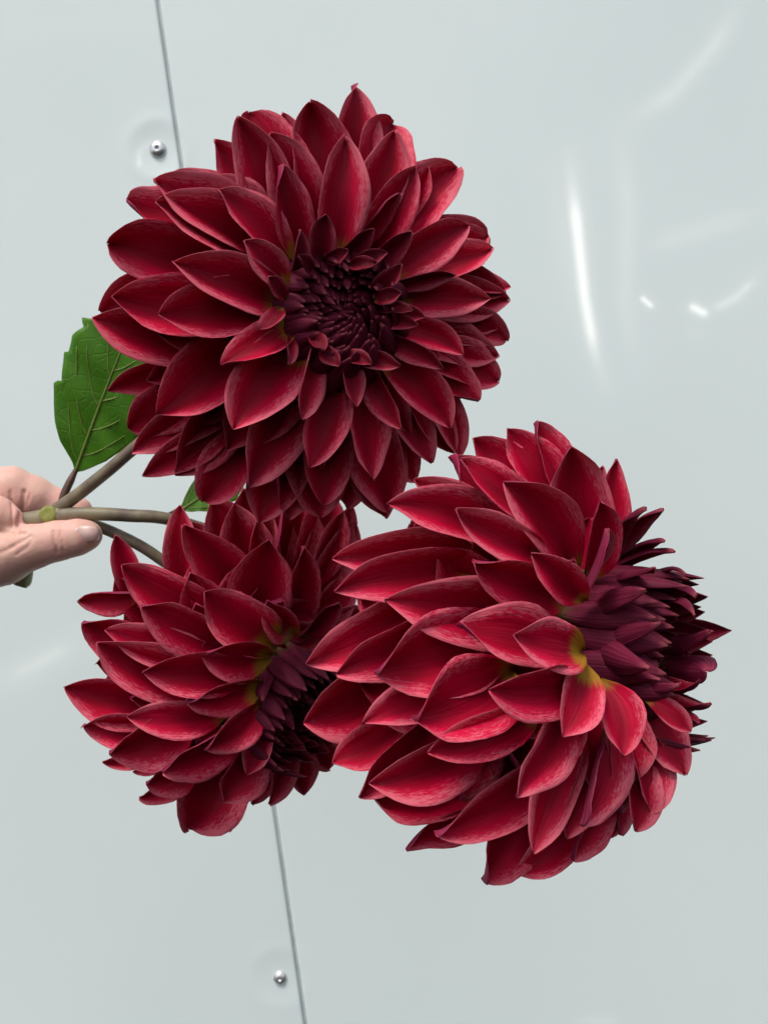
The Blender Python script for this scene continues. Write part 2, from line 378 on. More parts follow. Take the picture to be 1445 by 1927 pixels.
class Flower:
    def __init__(s, name_label, cx, cy, d, axis, Rpx, Hf, Hb, vb, base_back):
        s.vb = vb; s.wk = 1.15
        s.C = at(cx, cy, d); s.d = d; s.mpp = d / FPX
        s.a = norm(axis); s.R = Rpx * s.mpp; s.Hf = Hf * s.R; s.Hb = Hb * s.R
        s.e1 = norm(np.cross(s.a, (0.0, 1.0, 0.2))); s.e2 = np.cross(s.a, s.e1)
        s.back = s.C - s.a * s.R * base_back
        s.root = thing('dahlia_flower', world(s.back), *name_label)
    def hit(s, px, py, k, inner=False):
        """front intersection of the pixel ray with the dome scaled by k (or the dome's nearest rim point)"""
        r = ray(px, py)
        B = np.stack([s.e1, s.e2, s.a])
        rn = norm(r)
        def toL(v): return B @ v
        o = toL(-s.C); dv = toL(rn)
        best = None
        for H, sgn in ((s.Hf, 1), (s.Hb, -1)):
            sc_ = np.array([s.R * k, s.R * k, H * k])
            oo, dd = o / sc_, dv / sc_
            A = dd @ dd; Bq = oo @ dd; Cq = oo @ oo - 1
            D = Bq * Bq - A * Cq
            tq = (-Bq - math.sqrt(D)) / A if D > 0 else -Bq / A
            zl = (o + dv * tq)[2]
            if zl * sgn >= -1e-6 or best is None:
                if best is None or (zl * sgn >= -1e-6 and not best[1]) or (best[1] and tq < best[0]):
                    best = (tq, zl * sgn >= -1e-6)
        return rn * best[0]
    def add(s, P0, P3, W, age=0.0, fleck=1.0, name='petal', up=None, yel=0.0, **kw):
        P0 = np.asarray(P0); P3 = np.asarray(P3)
        up = s.a if up is None else up
        V, F, U, mi = petal_mesh(P0, P3, up, W, **kw)
        return link_mesh(name, to_world(V), F, [M_PF, M_PB], s.root, origin=world(P0), uvs=U, midx=mi, color=(age, fleck, yel, 1))
    def traced(s, rows, inner_k=0.55):
        for r in rows:
            tx, ty, bx, by, w_ = r[:5]; o = dict(r[5]) if len(r) > 5 else {}
            yel = 1.0 if 'kb' in o and o.get('age', 0) < .3 else 0.0
            k = o.pop('k', 1.0); kb = o.pop('kb', inner_k); age = o.pop('age', 0.0)
            P3 = s.hit(tx, ty, k); ext = o.pop('ext', 0.35); nf = o.pop('nf', 0)
            while True:
                P0 = s.hit(bx, by, kb)
                # carry the base on inwards, to where the petal really grows
                inn = s.C + s.a * np.dot(P0 - s.C, s.a) * 0.6
                P0 = P0 + (P0 - P3) * ext * 0.6 + (inn - P0) * ext * 0.5
                if nf or 'erect' in o or norm(P3 - P0)[2] < 0.55 or kb > 0.9: break
                kb += 0.05; ext *= 0.9
            if age == 0.0:
                dd = norm(P3 - s.C); th_ = math.degrees(math.acos(max(-1, min(1, float(dd @ s.a)))))
                age = max(0.0, min(0.30, (62 - th_) / 62 * 0.42))
            W = w_ * (-P3[2] * 0.5 - P0[2] * 0.5) / FPX * s.wk
            for kk in ('roll', 'twist'):
                if kk in o: o[kk] = R_(o[kk])
            o.setdefault('arch', random.uniform(0.06, 0.14)); o.setdefault('cup', random.uniform(0.75, 1.15)); o.setdefault('tipcurl', random.uniform(-0.25, 0.35))
            o.setdefault('twist', R_(random.uniform(-20, 20))); o.setdefault('roll', R_(random.uniform(-8, 8)))
            o.setdefault('blunt', random.uniform(0, 0.2))
            up = norm(s.a + s.vb * np.array([0, 0, 1.0]))
            if o.pop('erect', 0):
                md = (P0 + P3) / 2 - s.C; up = -norm(md - s.a * np.dot(md, s.a))
                o.update(cup=0.9, arch=-0.08, blunt=0.0)
            s.add(P0, P3, W, age=age, up=up, yel=yel, fleck=o.pop('fleck', random.uniform(0.7, 1.15)), **o)
    def pol(s, th, phi, k):
        H = s.Hf if math.cos(th) > 0 else s.Hb
        return s.C + k * (s.R * math.sin(th) * (math.cos(phi) * s.e1 + math.sin(phi) * s.e2) + H * math.cos(th) * s.a)
    def fill(s, n, th0, th1, k, core_r, wpx):
        for i in range(n):
            f = (i + 0.5) / n
            th = th0 + (th1 - th0) * f; phi = i * 2.39996 + 0.3
            P3 = s.pol(th, phi + random.uniform(-.06, .06), k * random.uniform(0.95, 1.03))
            rad = math.cos(phi) * s.e1 + math.sin(phi) * s.e2
            P0 = s.C + rad * core_r * s.R + s.a * (s.Hf * 0.25 * math.cos(th) - 0.05 * s.R)
            s.add(P0, P3, wpx * s.mpp * random.uniform(0.9, 1.1), up=norm(s.a + s.vb * np.array([0, 0, 1.0])), fleck=random.uniform(0.5, 0.9), arch=random.uniform(0.08, 0.16), cup=random.uniform(.45, .7))
    def core(s, n, rc, h0, len_in, len_out, w_in, w_out, lean_in, lean_out, dome, off=(0, 0), age=1.0, jit=0.12, cups=(1.75, 1.2), wob=0.04):
        """closed florets of the eye; rc core radius, h0 height of its floor above the centre along the axis"""
        for i in range(n):
            f = math.sqrt((i + 0.6) / n); phi = i * 2.39996
            r = rc * f
            rad = math.cos(phi) * s.e1 + math.sin(phi) * s.e2
            L_ = (len_in + (len_out - len_in) * f ** 1.5) * random.uniform(1 - jit, 1 + jit)
            lean = lean_in + (lean_out - lean_in) * f
            dirv = norm(s.a * math.cos(lean) - rad * math.sin(lean) + 0.10 * np.cross(s.a, rad) + rng.normal(0, wob, 3))
            P0 = s.C + s.e1 * off[0] + s.e2 * off[1] + rad * r + s.a * (h0 + dome * (1 - f * f))
            W = (w_in + (w_out - w_in) * f) * random.uniform(0.9, 1.1)
            up = -rad + 0.3 * s.a
            s.add(P0, P0 + dirv * L_, W, age=age * random.uniform(.88, 1.0), name='closed_floret', up=up, arch=-0.10 + 0.02 * random.random(), cup=cups[0] + (cups[1] - cups[0]) * f, bud=True, nu=7, nv=10, thick=0.0004)
    def receptacle(s, rc, hgt, mat):
        prof = [(0.006, -s.R * 0.02 + 0.0), (rc * 0.7, 0.004), (rc, 0.012), (rc, hgt * 0.8), (rc * 0.8, hgt), (0.002, hgt * 1.02)]
        V, F = lathe(prof, 20, s.back, s.a, (0.0, 1.0, 0.3))
        link_mesh('receptacle', to_world(V), F, [mat], s.root, origin=world(s.back))

M_RECEPT = simple('green_receptacle', (0.06, 0.075, 0.015), (0.10, 0.12, 0.03), 120.0, 0.6).m
GROUP = 'dark red dahlia blooms held in one bunch'

# ---- bloom seen from the front
f1 = Flower(('large dark red dahlia facing outward, its round maroon eye in full view', 'flower', GROUP),
            567, 572, 0.425, (0.36, -0.04, 0.93), 398, 0.60, 0.42, 0.15, 0.36)
T1 = [
 # behind rows, rim
 (474,206,545,430,112,{'k':.97,'blunt':.8}), (453,230,530,450,92,{}), (514,247,585,440,100,{}), (528,217,560,330,55,{'k':.9}),
 (583,197,612,430,112,{'blunt':.3}), (667,157,632,340,84,{'twist':40,'k':.95}), (737,227,680,420,104,{'k':.95,'blunt':.7}), (741,248,672,440,84,{}),
 (806,311,740,400,80,{'k':.93}), (848,316,735,480,96,{'blunt':.6}), (788,315,705,470,72,{}), (745,357,692,440,48,{'roll':35,'age':.35}),
 (654,268,630,470,84,{'kb':.7}), (520,314,550,460,78,{'kb':.7}), (412,356,525,492,80,{'kb':.7}), (460,452,516,540,56,{'kb':.78}),
 (238,392,400,430,84,{'blunt':.8,'k':.95}), (296,346,460,440,96,{}), (303,336,450,400,72,{'k':.9,'blunt':.4}), (400,337,500,430,74,{'k':.88}),
 (294,386,485,490,98,{}), (204,458,390,500,104,{'blunt':.7}), (333,499,506,572,82,{'kb':.75}), (193,586,320,545,76,{'k':.93}),
 (211,562,440,596,104,{}), (297,597,492,606,96,{'kb':.72}), (174,595,370,662,94,{}), (416,684,526,636,64,{'kb':.8}),
 (201,729,360,716,56,{'roll':-25,'k':.97}), (300,786,455,672,108,{}), (241,800,345,750,84,{'blunt':.6,'k':.92}), (248,838,400,800,72,{}),
 (443,806,538,684,104,{'kb':.72}), (274,887,390,840,62,{'k':.93}), (335,896,440,780,96,{}), (382,944,450,860,86,{'blunt':.5,'k':.96}),
 (463,914,562,765,100,{}), (566,788,583,690,60,{'kb':.78,'roll':-30}), (671,766,655,702,46,{'kb':.8,'roll':-35,'age':.5}), (581,881,612,735,76,{'kb':.68}),
 (694,902,662,740,78,{'kb':.68}), (601,952,606,820,84,{'blunt':.4}), (485,982,545,870,90,{}), (727,956,675,820,92,{}),
 (745,930,728,790,66,{'k':.95}), (752,808,705,712,46,{'roll':30,'age':.25,'kb':.75}), (807,874,748,738,74,{}), (843,797,738,694,72,{'kb':.7}),
 (850,855,796,760,62,{'k':.97}), (860,858,830,740,62,{'k':.9}), (778,908,752,800,72,{'k':.88}), (600,972,570,880,92,{'k':.9}), (726,976,670,890,64,{'k':.85}), (655,955,640,850,84,{'k':.9}), (540,975,540,880,84,{'k':.88}),
 # right-hand side
 (874,425,748,515,68,{'kb':.7}), (908,447,770,480,88,{'blunt':.8,'k':.95}), (918,463,800,485,66,{'k':.9,'blunt':.5}), (922,478,764,548,72,{}),
 (961,539,840,518,58,{'roll':-25}), (940,550,830,530,60,{'k':.9}), (857,516,768,538,34,{'roll':55,'age':.55,'kb':.75}), (909,565,776,572,68,{'kb':.7}), (947,569,800,582,80,{'k':.96}),
 (947,612,830,602,62,{'k':.92}), (946,632,835,615,66,{'k':.9,'blunt':.6}), (931,672,788,630,74,{}), (873,665,762,626,50,{'kb':.72}),
 (832,692,746,652,36,{'roll':35,'age':.4,'kb':.75}), (936,720,830,682,76,{'k':.95,'blunt':.5}), (890,762,790,672,74,{}), (880,748,800,700,70,{'k':.92}),
 # small maroon petals round the eye
 (566,432,547,492,36,{'age':.8,'kb':.82,'roll':25}), (614,403,602,470,44,{'age':.75,'kb':.82}), (702,428,655,468,36,{'age':.85,'kb':.82,'roll':25}), (728,473,680,496,28,{'age':.9,'kb':.85}),
 (774,434,716,490,42,{'age':.75,'kb':.8,'roll':20}), (709,496,672,494,24,{'age':.9,'kb':.86}), (757,499,726,545,32,{'age':.8,'kb':.84}), (756,551,728,566,26,{'age':.8,'kb':.86}),
 (801,597,752,588,32,{'age':.6,'kb':.8,'roll':30}), (786,613,736,612,28,{'age':.7,'kb':.82,'roll':25}), (488,622,514,590,34,{'age':.7,'kb':.84,'roll':40}), (545,687,538,652,30,{'age':.6,'kb':.85,'roll':-30}),
 (608,663,586,652,30,{'age':.8,'kb':.88}), (640,688,606,682,30,{'age':.7,'kb':.88}), (700,684,660,694,28,{'age':.7,'kb':.85}), (753,691,690,692,32,{'age':.6,'kb':.82}),
 (505,520,520,560,30,{'age':.7,'kb':.84}), (560,480,580,500,28,{'age':.9,'kb':.86}), (655,470,620,478,24,{'age':.9,'kb':.88}), (776,586,740,590,24,{'age':.8,'kb':.85}),
]
f1.traced(T1)
f1.fill(50, R_(62), R_(108), 0.80, 0.28, 96)
f1.fill(40, R_(34), R_(62), 0.66, 0.20, 80)
ecx = f1.hit(650, 582, 0.80) - f1.C
off1 = (float(ecx @ f1.e1), float(ecx @ f1.e2)); h1 = float(ecx @ f1.a)
f1.core(124, 0.0395, h1 - 0.017, 0.013, 0.031, 0.0038, 0.0115, 1.0, 0.66, 0.008, off1, cups=(1.3, 1.0))
f1.receptacle(0.026, h1 + 0.36 * f1.R - 0.012, M_RECEPT)

# ---- bloom turned to the right, its tuft in profile
f2 = Flower(('largest dark red dahlia, turned sideways with a spiky maroon tuft in profile', 'flower', GROUP),
            935, 1232, 0.425, (0.84, 0.07, 0.54), 428, 0.93, 0.86, 1.7, 0.55); f2.wk = 1.28
T2 = [
 (888,830,995,915,72,{'k':.93}), (956,808,1045,920,74,{'k':.97}), (1000,800,1052,885,62,{'k':.9}), (846,860,960,950,86,{'k':.95}), (866,866,995,940,66,{}),
 (950,902,1068,1036,88,{}), (1070,835,1082,1055,106,{}), (780,905,920,955,62,{'k':.93}), (728,945,925,985,78,{}), (850,966,1005,1015,64,{}),
 (627,1049,860,1022,74,{'k':.97}), (628,1108,850,1050,76,{}), (725,1124,992,1138,106,{'roll':-20,'kb':.6}), (886,1057,1045,1105,76,{'roll':-15}), (1002,1038,1092,1112,56,{'roll':-30}),
 (856,1188,1045,1230,92,{'roll':20}), (577,1247,760,1125,84,{}), (632,1258,810,1160,84,{}), (701,1253,905,1180,124,{}), (572,1362,710,1270,112,{'k':.97}),
 (682,1364,870,1275,70,{}), (776,1348,935,1275,122,{}), (920,1295,1072,1285,84,{}), (804,1419,985,1365,70,{}), (625,1433,730,1385,64,{'k':.93}),
 (681,1498,790,1375,74,{'k':.94}), (696,1482,900,1415,88,{}), (697,1500,860,1515,72,{'k':.92}), (759,1583,900,1565,52,{'k':.92}), (817,1573,1020,1460,74,{}),
 (908,1657,985,1520,112,{'k':.97}), (969,1644,1090,1550,60,{'k':.93}), (1072,1610,1140,1515,58,{'k':.93}), (1148,1576,1150,1490,44,{'k':.9}), (1162,1571,1172,1480,48,{'k':.92}), (1196,1563,1186,1430,66,{}),
 (1226,1530,1190,1380,76,{}), (1246,1470,1222,1400,50,{'k':.9}), (1289,1455,1190,1330,76,{}), (964,1201,1078,1222,80,{'kb':.78,'roll':15}), (1057,1386,1092,1270,70,{'roll':20,'kb':.7,'twist':0}),
 (964,1492,1055,1350,78,{}), (1168,1421,1135,1298,66,{'roll':12,'twist':0}), (1092,1554,1140,1390,80,{}), (1000,1605,1075,1400,70,{'roll':15,'twist':0}), (1060,1575,1110,1440,60,{'k':.95}), (1010,1480,1080,1340,64,{'k':.93,'roll':25,'twist':0}),
 (1150,1530,1150,1370,84,{'k':.93}), (1205,1500,1175,1350,84,{'k':.92}), (1120,1500,1120,1360,84,{'k':.9}), (1238,1430,1200,1320,74,{'k':.9}), (1180,1470,1160,1330,80,{'k':.88}), (1225,1400,1190,1300,70,{'k':.85}),
 (1155,864,1162,1020,46,{}), (1130,940,1110,1050,60,{'k':.95}), (1140,995,1082,1098,60,{'age':.45,'roll':50}), (1120,880,1100,1000,60,{'k':.92}),
 (1246,951,1153,1040,36,{'age':.8,'erect':1}), (1208,954,1170,1020,28,{'age':.8,'erect':1}), (1258,1010,1150,1050,28,{'age':.85,'erect':1}), (1272,1035,1145,1070,28,{'age':.85,'erect':1}), (1292,1063,1200,1090,24,{'age':.85,'erect':1}),
 (1240,1072,1142,1096,30,{'age':.85,'erect':1}), (1213,1115,1097,1146,54,{'age':.8,'erect':1}), (1235,1171,1106,1191,42,{'age':.85,'erect':1}), (1206,1260,1111,1228,50,{'age':.75,'erect':1}), (1240,1272,1134,1266,32,{'age':.8,'erect':1}),
 (1277,1305,1134,1286,42,{'age':.75,'erect':1}), (1319,1111,1230,1130,34,{'age':.7,'erect':1}), (1310,1142,1240,1150,28,{'age':.8,'erect':1}), (1336,1182,1250,1190,40,{'age':.7,'nf':1}), (1325,1258,1262,1245,52,{'k':.95,'blunt':.6,'nf':1}),
 (1325,1296,1210,1270,34,{'age':.6,'erect':1}), (1339,1339,1210,1300,32,{'age':.7,'erect':1}), (1322,1359,1200,1315,34,{'age':.7,'erect':1}), (1296,1378,1230,1330,36,{'age':.3}), (1270,1420,1215,1340,52,{'k':.93}),
]
f2.traced(T2)
f2.fill(100, R_(42), R_(140), 0.73, 0.30, 118)
f2.core(110, 0.0405, 0.37 * f2.R, 0.028, 0.054, 0.0042, 0.0170, 0.32, 0.05, 0.004, (0.0, 0.0), cups=(1.3, 0.85), jit=0.14, wob=0.045)
f2.receptacle(0.032, 0.55 * f2.R + 0.41 * f2.R, M_RECEPT)

# ---- bloom lower left, half hidden by its neighbours
f3 = Flower(('smaller dark red dahlia tucked behind the other two blooms, its eye partly covered', 'flower', GROUP),
            412, 1262, 0.50, (0.77, -0.27, 0.58), 300, 0.80, 0.80, 0.8, 0.55); f3.wk = 1.2
T3 = [
 (218,1008,232,1090,42,{'k':.9}), (157,1129,245,1105,44,{'k':.92}), (226,1066,385,1128,74,{}), (218,1085,262,1150,46,{'k':.9}), (341,954,336,1066,54,{'roll':-30}),
 (345,990,467,1108,82,{}), (350,985,450,1060,62,{'k':.93}), (400,940,472,1095,104,{}), (511,1012,486,1122,98,{}), (570,1028,562,1135,62,{}), (606,974,572,1095,64,{'k':.95}), (655,950,612,1085,72,{'k':.93}), (500,950,520,1080,90,{'k':.9}),
 (164,1163,295,1238,76,{'k':.95}), (198,1183,380,1243,66,{}), (268,1135,420,1205,78,{}), (381,1115,508,1192,86,{'kb':.7}), (377,1233,496,1227,74,{'kb':.7}), (497,1131,555,1173,54,{'kb':.75}),
 (184,1211,350,1285,88,{}), (130,1287,305,1322,78,{'k':.97}), (270,1259,445,1265,72,{}), (353,1325,480,1290,64,{'kb':.7}), (240,1351,405,1347,60,{}), (158,1367,260,1382,56,{'k':.94}),
 (206,1418,335,1365,88,{}), (192,1437,260,1445,26,{'k':.85}), (305,1444,438,1384,82,{}), (252,1452,300,1450,22,{'k':.85}), (275,1472,355,1465,58,{'k':.9}), (265,1500,338,1486,36,{'k':.88}),
 (357,1562,400,1440,112,{'blunt':.7}), (383,1410,484,1331,62,{}), (467,1460,494,1350,48,{'roll':30}), (415,1508,468,1405,82,{}), (425,1560,470,1490,28,{'k':.88}), (509,1514,525,1365,58,{}),
 (576,1496,560,1400,52,{}), (475,1513,502,1420,50,{'k':.92}), (622,1448,598,1400,52,{'k':.95}), (682,1410,640,1365,52,{}), (690,1388,650,1350,44,{'k':.95}),
 (455,925,470,1060,92,{'k':.95}), (555,925,540,1060,96,{'k':.95}), (620,930,590,1060,84,{'k':.93}), (665,985,618,1090,62,{'k':.93}),
 (690,1150,612,1180,62,{'k':.93}), (702,1215,622,1228,62,{'k':.93}), (696,1290,630,1290,52,{'k':.93}), (660,1090,600,1150,64,{'k':.95}), (640,1130,585,1180,44,{'age':.5}),
 (493,1317,507,1262,30,{'age':.85,'kb':.8,'erect':1}), (553,1374,508,1306,32,{'age':.9,'kb':.75,'erect':1}), (574,1420,530,1355,28,{'age':.85,'kb':.75,'erect':1}), (568,1309,526,1252,32,{'age':.9,'kb':.75,'erect':1}), (610,1390,560,1340,24,{'age':.95,'kb':.75,'erect':1}), (600,1330,545,1290,26,{'age':.95,'kb':.75,'erect':1}), (640,1400,580,1350,24,{'age':.9,'kb':.75,'erect':1}),
]
f3.traced(T3)
f3.fill(70, R_(45), R_(135), 0.76, 0.30, 88)
f3.core(85, 0.0340, 0.42 * f3.R, 0.018, 0.040, 0.0034, 0.0130, 0.40, 0.16, 0.003, (0.0, 0.0), cups=(1.3, 0.9))
f3.receptacle(0.026, 0.55 * f3.R + 0.42 * f3.R, M_RECEPT)

# ------------------------------------------------------------------ stems, leaves
def tube(name, pts, radii, mat, parent, n=14, sub=8, origin=None):
    pts = np.array(pts, float); radii = np.array(radii, float)
    P = np.vstack([2 * pts[0] - pts[1], pts, 2 * pts[-1] - pts[-2]]); RR = np.concatenate([[radii[0]], radii, [radii[-1]]])
    Cs = []; rs = []
    for i in range(1, len(P) - 2):
        for j in range(sub):
            u = j / sub
            Cs.append(0.5 * ((2 * P[i]) + (-P[i-1] + P[i+1]) * u + (2*P[i-1] - 5*P[i] + 4*P[i+1] - P[i+2]) * u*u + (-P[i-1] + 3*P[i] - 3*P[i+1] + P[i+2]) * u**3))
            rs.append(RR[i] + (RR[i+1] - RR[i]) * (3*u*u - 2*u**3))
    Cs.append(P[-2]); rs.append(RR[-2]); Cs = np.array(Cs)
    T = np.gradient(Cs, axis=0); T /= np.linalg.norm(T, axis=1)[:, None]
    e = norm(np.cross(T[0], (0.1, 0.3, 1.0))); V = []; F = []
    for i in range(len(Cs)):
        e = norm(e - np.dot(e, T[i]) * T[i]); g = np.cross(T[i], e)
        for k in range(n):
            a = 2 * math.pi * k / n
            V.append(Cs[i] + rs[i] * (math.cos(a) * e + math.sin(a) * g))
    for i in range(len(Cs) - 1):
        for k in range(n): F.append((i*n + k, i*n + (k+1) % n, (i+1)*n + (k+1) % n, (i+1)*n + k))
    F.append(tuple(range(n))[::-1]); F.append(tuple(range((len(Cs)-1)*n, len(Cs)*n)))
    V = to_world(V)
    return link_mesh(name, V, F, [mat], parent, origin=V[0] if origin is None else origin)
M_STEM = simple('stem_skin', (0.115, 0.082, 0.062), (0.21, 0.18, 0.105), 55.0, 0.5, 0.4, 0.0006, (1, 1, 1)).m
M_PETI = simple('petiole_skin', (0.05, 0.018, 0.014), (0.09, 0.04, 0.02), 140.0, 0.45).m
M_SCAR = simple('cut_scar', (0.20, 0.21, 0.05), (0.28, 0.29, 0.09), 300.0, 0.7, 0.2, 0.0005).m
HD = 0.525
px = HD / FPX
tube('stem', [at(104, 962, HD), at(150, 928, HD - .004), at(205, 884, HD - .009), at(262, 835, HD - .012), at(380, 740, HD - .022), f1.back + f1.a * 0.004], [13*px, 12*px, 11.5*px, 11.5*px, 11*px, 14*px], M_STEM, f1.root)
tube('stem', [at(104, 972, HD - .002), at(160, 967, HD - .004), at(240, 970, HD - .002), at(330, 980, HD + .006), at(470, 1030, HD + .045), at(620, 1130, HD + .055), f2.back + f2.a * 0.004], [15*px, 13*px, 12.5*px, 12*px, 11*px, 11*px, 14*px], M_STEM, f2.root)
tube('stem', [at(108, 978, HD + .004), at(160, 984, HD + .003), at(215, 1003, HD + .004), at(290, 1044, HD + .008), at(360, 1110, HD + .02), f3.back + f3.a * 0.004], [11*px, 11*px, 11*px, 11*px, 11*px, 14*px], M_STEM, f3.root)

stalk = thing('dahlia_stalk', world(at(45, 980, HD)), 'brownish green main stalk gripped by the hand, with serrated green leaves', 'stalk')
tube('main_stem', [at(-70, 985, HD + .006), at(0, 985, HD + .003), at(45, 982, HD), at(85, 976, HD - .001), at(112, 970, HD - .001), at(124, 968, HD)], [16*px, 17*px, 18*px, 18.5*px, 19*px, 15*px], M_STEM, stalk)
V, F = lathe([(0.0052, -0.003), (0.0055, 0.0), (0.0050, 0.0012), (0.0030, 0.0016), (0.0004, 0.0012)], 16, at(91, 968, HD - 18.6*px), (0.05, 0.1, 1.0), (0.0, 1.0, 0.0))
V = [np.asarray(v) * 1.0 for v in V]
link_mesh('cut_scar', to_world(V), F, [M_SCAR], stalk)
tube('petiole', [at(112, 955, HD + .004), at(121, 930, HD + .006), at(131, 908, HD + .008), at(143, 884, HD + .010)], [6*px, 7.5*px, 7.5*px, 5*px], M_PETI, stalk)

# leaf blade from an outline in its own plane: (along, across) with the stalk end at 0
m = NB('leaf_green')
uv = m.n('ShaderNodeUVMap').outputs[0]
tcn = m.n('ShaderNodeTexCoord').outputs['Object']
n1 = m.noise(tcn, 70.0, 4.0); n2 = m.noise(tcn, 500.0, 3.0)
vor = m.n('ShaderNodeTexVoronoi', feature='DISTANCE_TO_EDGE'); m.L(tcn, vor.inputs['Vector']); vor.inputs['Scale'].default_value = 120.0
vein = m.ramp(vor.outputs['Distance'], 0.0, 0.07, 1.0, 0.0)
lc = m.mix(m.ramp(n1, 0.3, 0.7), (0.060, 0.195, 0.008), (0.095, 0.26, 0.012))
lc = m.mix(m.math('MULTIPLY', vein, 0.25), lc, (0.12, 0.22, 0.03))
m.L(lc, m.b.inputs['Base Color']); m.b.inputs['Roughness'].default_value = 0.48; m.b.inputs['Specular IOR Level'].default_value = 0.35
hh = m.math('ADD', m.math('MULTIPLY', vein, -0.8), m.math('MULTIPLY', n2, 0.5)); m.L(m.bump(hh, 0.3, 0.0005), m.b.inputs['Normal'])
tr = m.n('ShaderNodeBsdfTranslucent'); m.L(m.mix(0.5, lc, (0.20, 0.45, 0.01)), tr.inputs['Color'])
mx = m.n('ShaderNodeMixShader'); mx.inputs[0].default_value = 0.35
m.L(m.b.outputs[0], mx.inputs[1]); m.L(tr.outputs[0], mx.inputs[2]); m.L(mx.outputs[0], m.out.inputs[0])
M_LEAF = m.m
M_VEIN = simple('leaf_vein', (0.17, 0.26, 0.04), (0.24, 0.32, 0.07), 200.0, 0.5, transl=0.3).m

def leaf(P0, P1, normal, left, right, bow, parent, veins, fold=0.12):
    """left/right: lists of (along 0..1, half width in lengths); a grid blade with folded midrib"""
    P0 = np.asarray(P0); P1 = np.asarray(P1); Ax = P1 - P0; L_ = np.linalg.norm(Ax); Ax /= L_
    N = norm(normal - np.dot(normal, Ax) * Ax); B = np.cross(Ax, N)
    ns, nw = 60, 10
    S = np.linspace(0, 1, ns)
    lw = np.interp(S, [p[0] for p in left], [p[1] for p in left]); rw = np.interp(S, [p[0] for p in right], [p[1] for p in right])
    def pos(s, q, lift=0.0):
        q = np.asarray(q); s = np.asarray(s)
        z = bow * np.sin(np.pi * s) + fold * np.abs(q) - 0.5 * q * q + 0.012 * np.sin(s * 26 + q * 20) * np.clip(np.abs(q) * 6, 0, 1)
        return P0 + L_ * (s[..., None] * Ax + q[..., None] * B + (z + lift)[..., None] * N)
    cols = np.concatenate([-np.linspace(1, 0, nw + 1)[:-1], np.linspace(0, 1, nw + 1)])
    Q = np.where(cols[None, :] < 0, cols[None, :] * lw[:, None], cols[None, :] * rw[:, None])
    # side teeth point forwards
    SS = S[:, None] + 0.35 * np.abs(Q)
    SS = np.where(True, S[:, None] + 0.25 * np.abs(Q), S[:, None])
    G = pos(SS, Q); Bk = pos(SS, Q, -0.004)
    nc = len(cols); n = ns * nc
    V = np.concatenate([G.reshape(-1, 3), Bk.reshape(-1, 3)])
    i = np.arange(n).reshape(ns, nc)
    q = np.stack([i[:-1, :-1], i[:-1, 1:], i[1:, 1:], i[1:, :-1]], -1).reshape(-1, 4)
    per = np.concatenate([i[0, :], i[1:, -1], i[-1, -2::-1], i[-2:0:-1, 0]]); pn = np.roll(per, -1)
    F = np.concatenate([q, q[:, ::-1] + n, np.stack([pn, per, per + n, pn + n], -1)])
    blade = link_mesh('leaf', to_world(V), F.tolist(), [M_LEAF], parent, origin=world(P0), uvs=np.tile(np.stack(np.meshgrid((cols + 1) / 2, S), -1).reshape(-1, 2), (2, 1)))
    mp = [pos(np.array([s]), np.array([0.0]), 0.000)[0] for s in np.linspace(0.0, 0.97, 9)]
    tube('midrib', mp, np.linspace(0.0013, 0.0003, 9), M_VEIN, blade, n=8, sub=4)
    for s0, s1, sd, wf in veins:
        pts = []
        for u in np.linspace(0, 1, 5):
            s = s0 + (s1 - s0) * u ** 1.5; wmax = np.interp(s1, S, lw if sd < 0 else rw) * wf
            qq = sd * wmax * u
            pts.append(pos(np.array([s + 0.25 * abs(qq) - 0.25 * abs(qq) * 0]), np.array([qq]), -0.0008)[0])
        tube('vein', pts, np.linspace(0.0006, 0.00025, 5), M_VEIN, blade, n=6, sub=3)
    return blade
# big leaf: outline traced along its axis (base 142,888 -> tip 262,575)
b0 = np.array([142., 888.]); b1 = np.array([262., 575.]); axp = (b1 - b0) / np.linalg.norm(b1 - b0); LL = np.linalg.norm(b1 - b0); nrp = np.array([axp[1], -axp[0]])
def edge(pts):
    out = []
    for p in pts:
        v = np.array(p, float) - b0; s = v @ axp / LL; q = abs(v @ nrp) / LL
        out.append((s - 0.25 * q, q))
    out.sort(); return [(0, 0.004)] + [o for o in out if o[0] > 0.005] + [(1.0, 0.004)]
lf = edge([(137, 868), (116, 830), (108, 795), (104, 760), (102, 724), (112, 719), (121, 722), (124, 690), (124, 665), (131, 667), (140, 635), (151, 602), (165, 617), (175, 604), (205, 590)])
rt = edge([(160, 884), (203, 862), (256, 822), (290, 780), (312, 735), (305, 715), (322, 690), (312, 660), (318, 640), (300, 615), (285, 600)])
BL = leaf(at(142, 888, HD + .010), at(262, 575, HD - .015), np.array([0.10, 0.15, 1.0]), lf, rt, 0.02, stalk,
          [(0.06, 0.42, -1, .85), (0.22, 0.60, -1, .85), (0.40, 0.74, -1, .85), (0.58, 0.86, -1, .8), (0.10, 0.36, 1, .85), (0.26, 0.52, 1, .85), (0.44, 0.68, 1, .85), (0.62, 0.82, 1, .8)])
BL['label'] = 'big serrated green leaf'
lf2 = [(0, .004), (.1, .10), (.25, .22), (.4, .30), (.43, .27), (.6, .28), (.63, .24), (.8, .16), (1, .004)]
tube('petiole', [at(285, 972, HD + .012), at(315, 968, HD + .018), at(345, 952, HD + .024)], [3*px, 3*px, 3*px], M_PETI, stalk)
leaf(at(338, 962, HD + .022), at(470, 880, HD + .03), np.array([0.2, 0.5, 1.0]), lf2, lf2, 0.03, stalk, [(.1, .4, -1, .8), (.3, .6, -1, .8), (.1, .4, 1, .8), (.3, .6, 1, .8)])
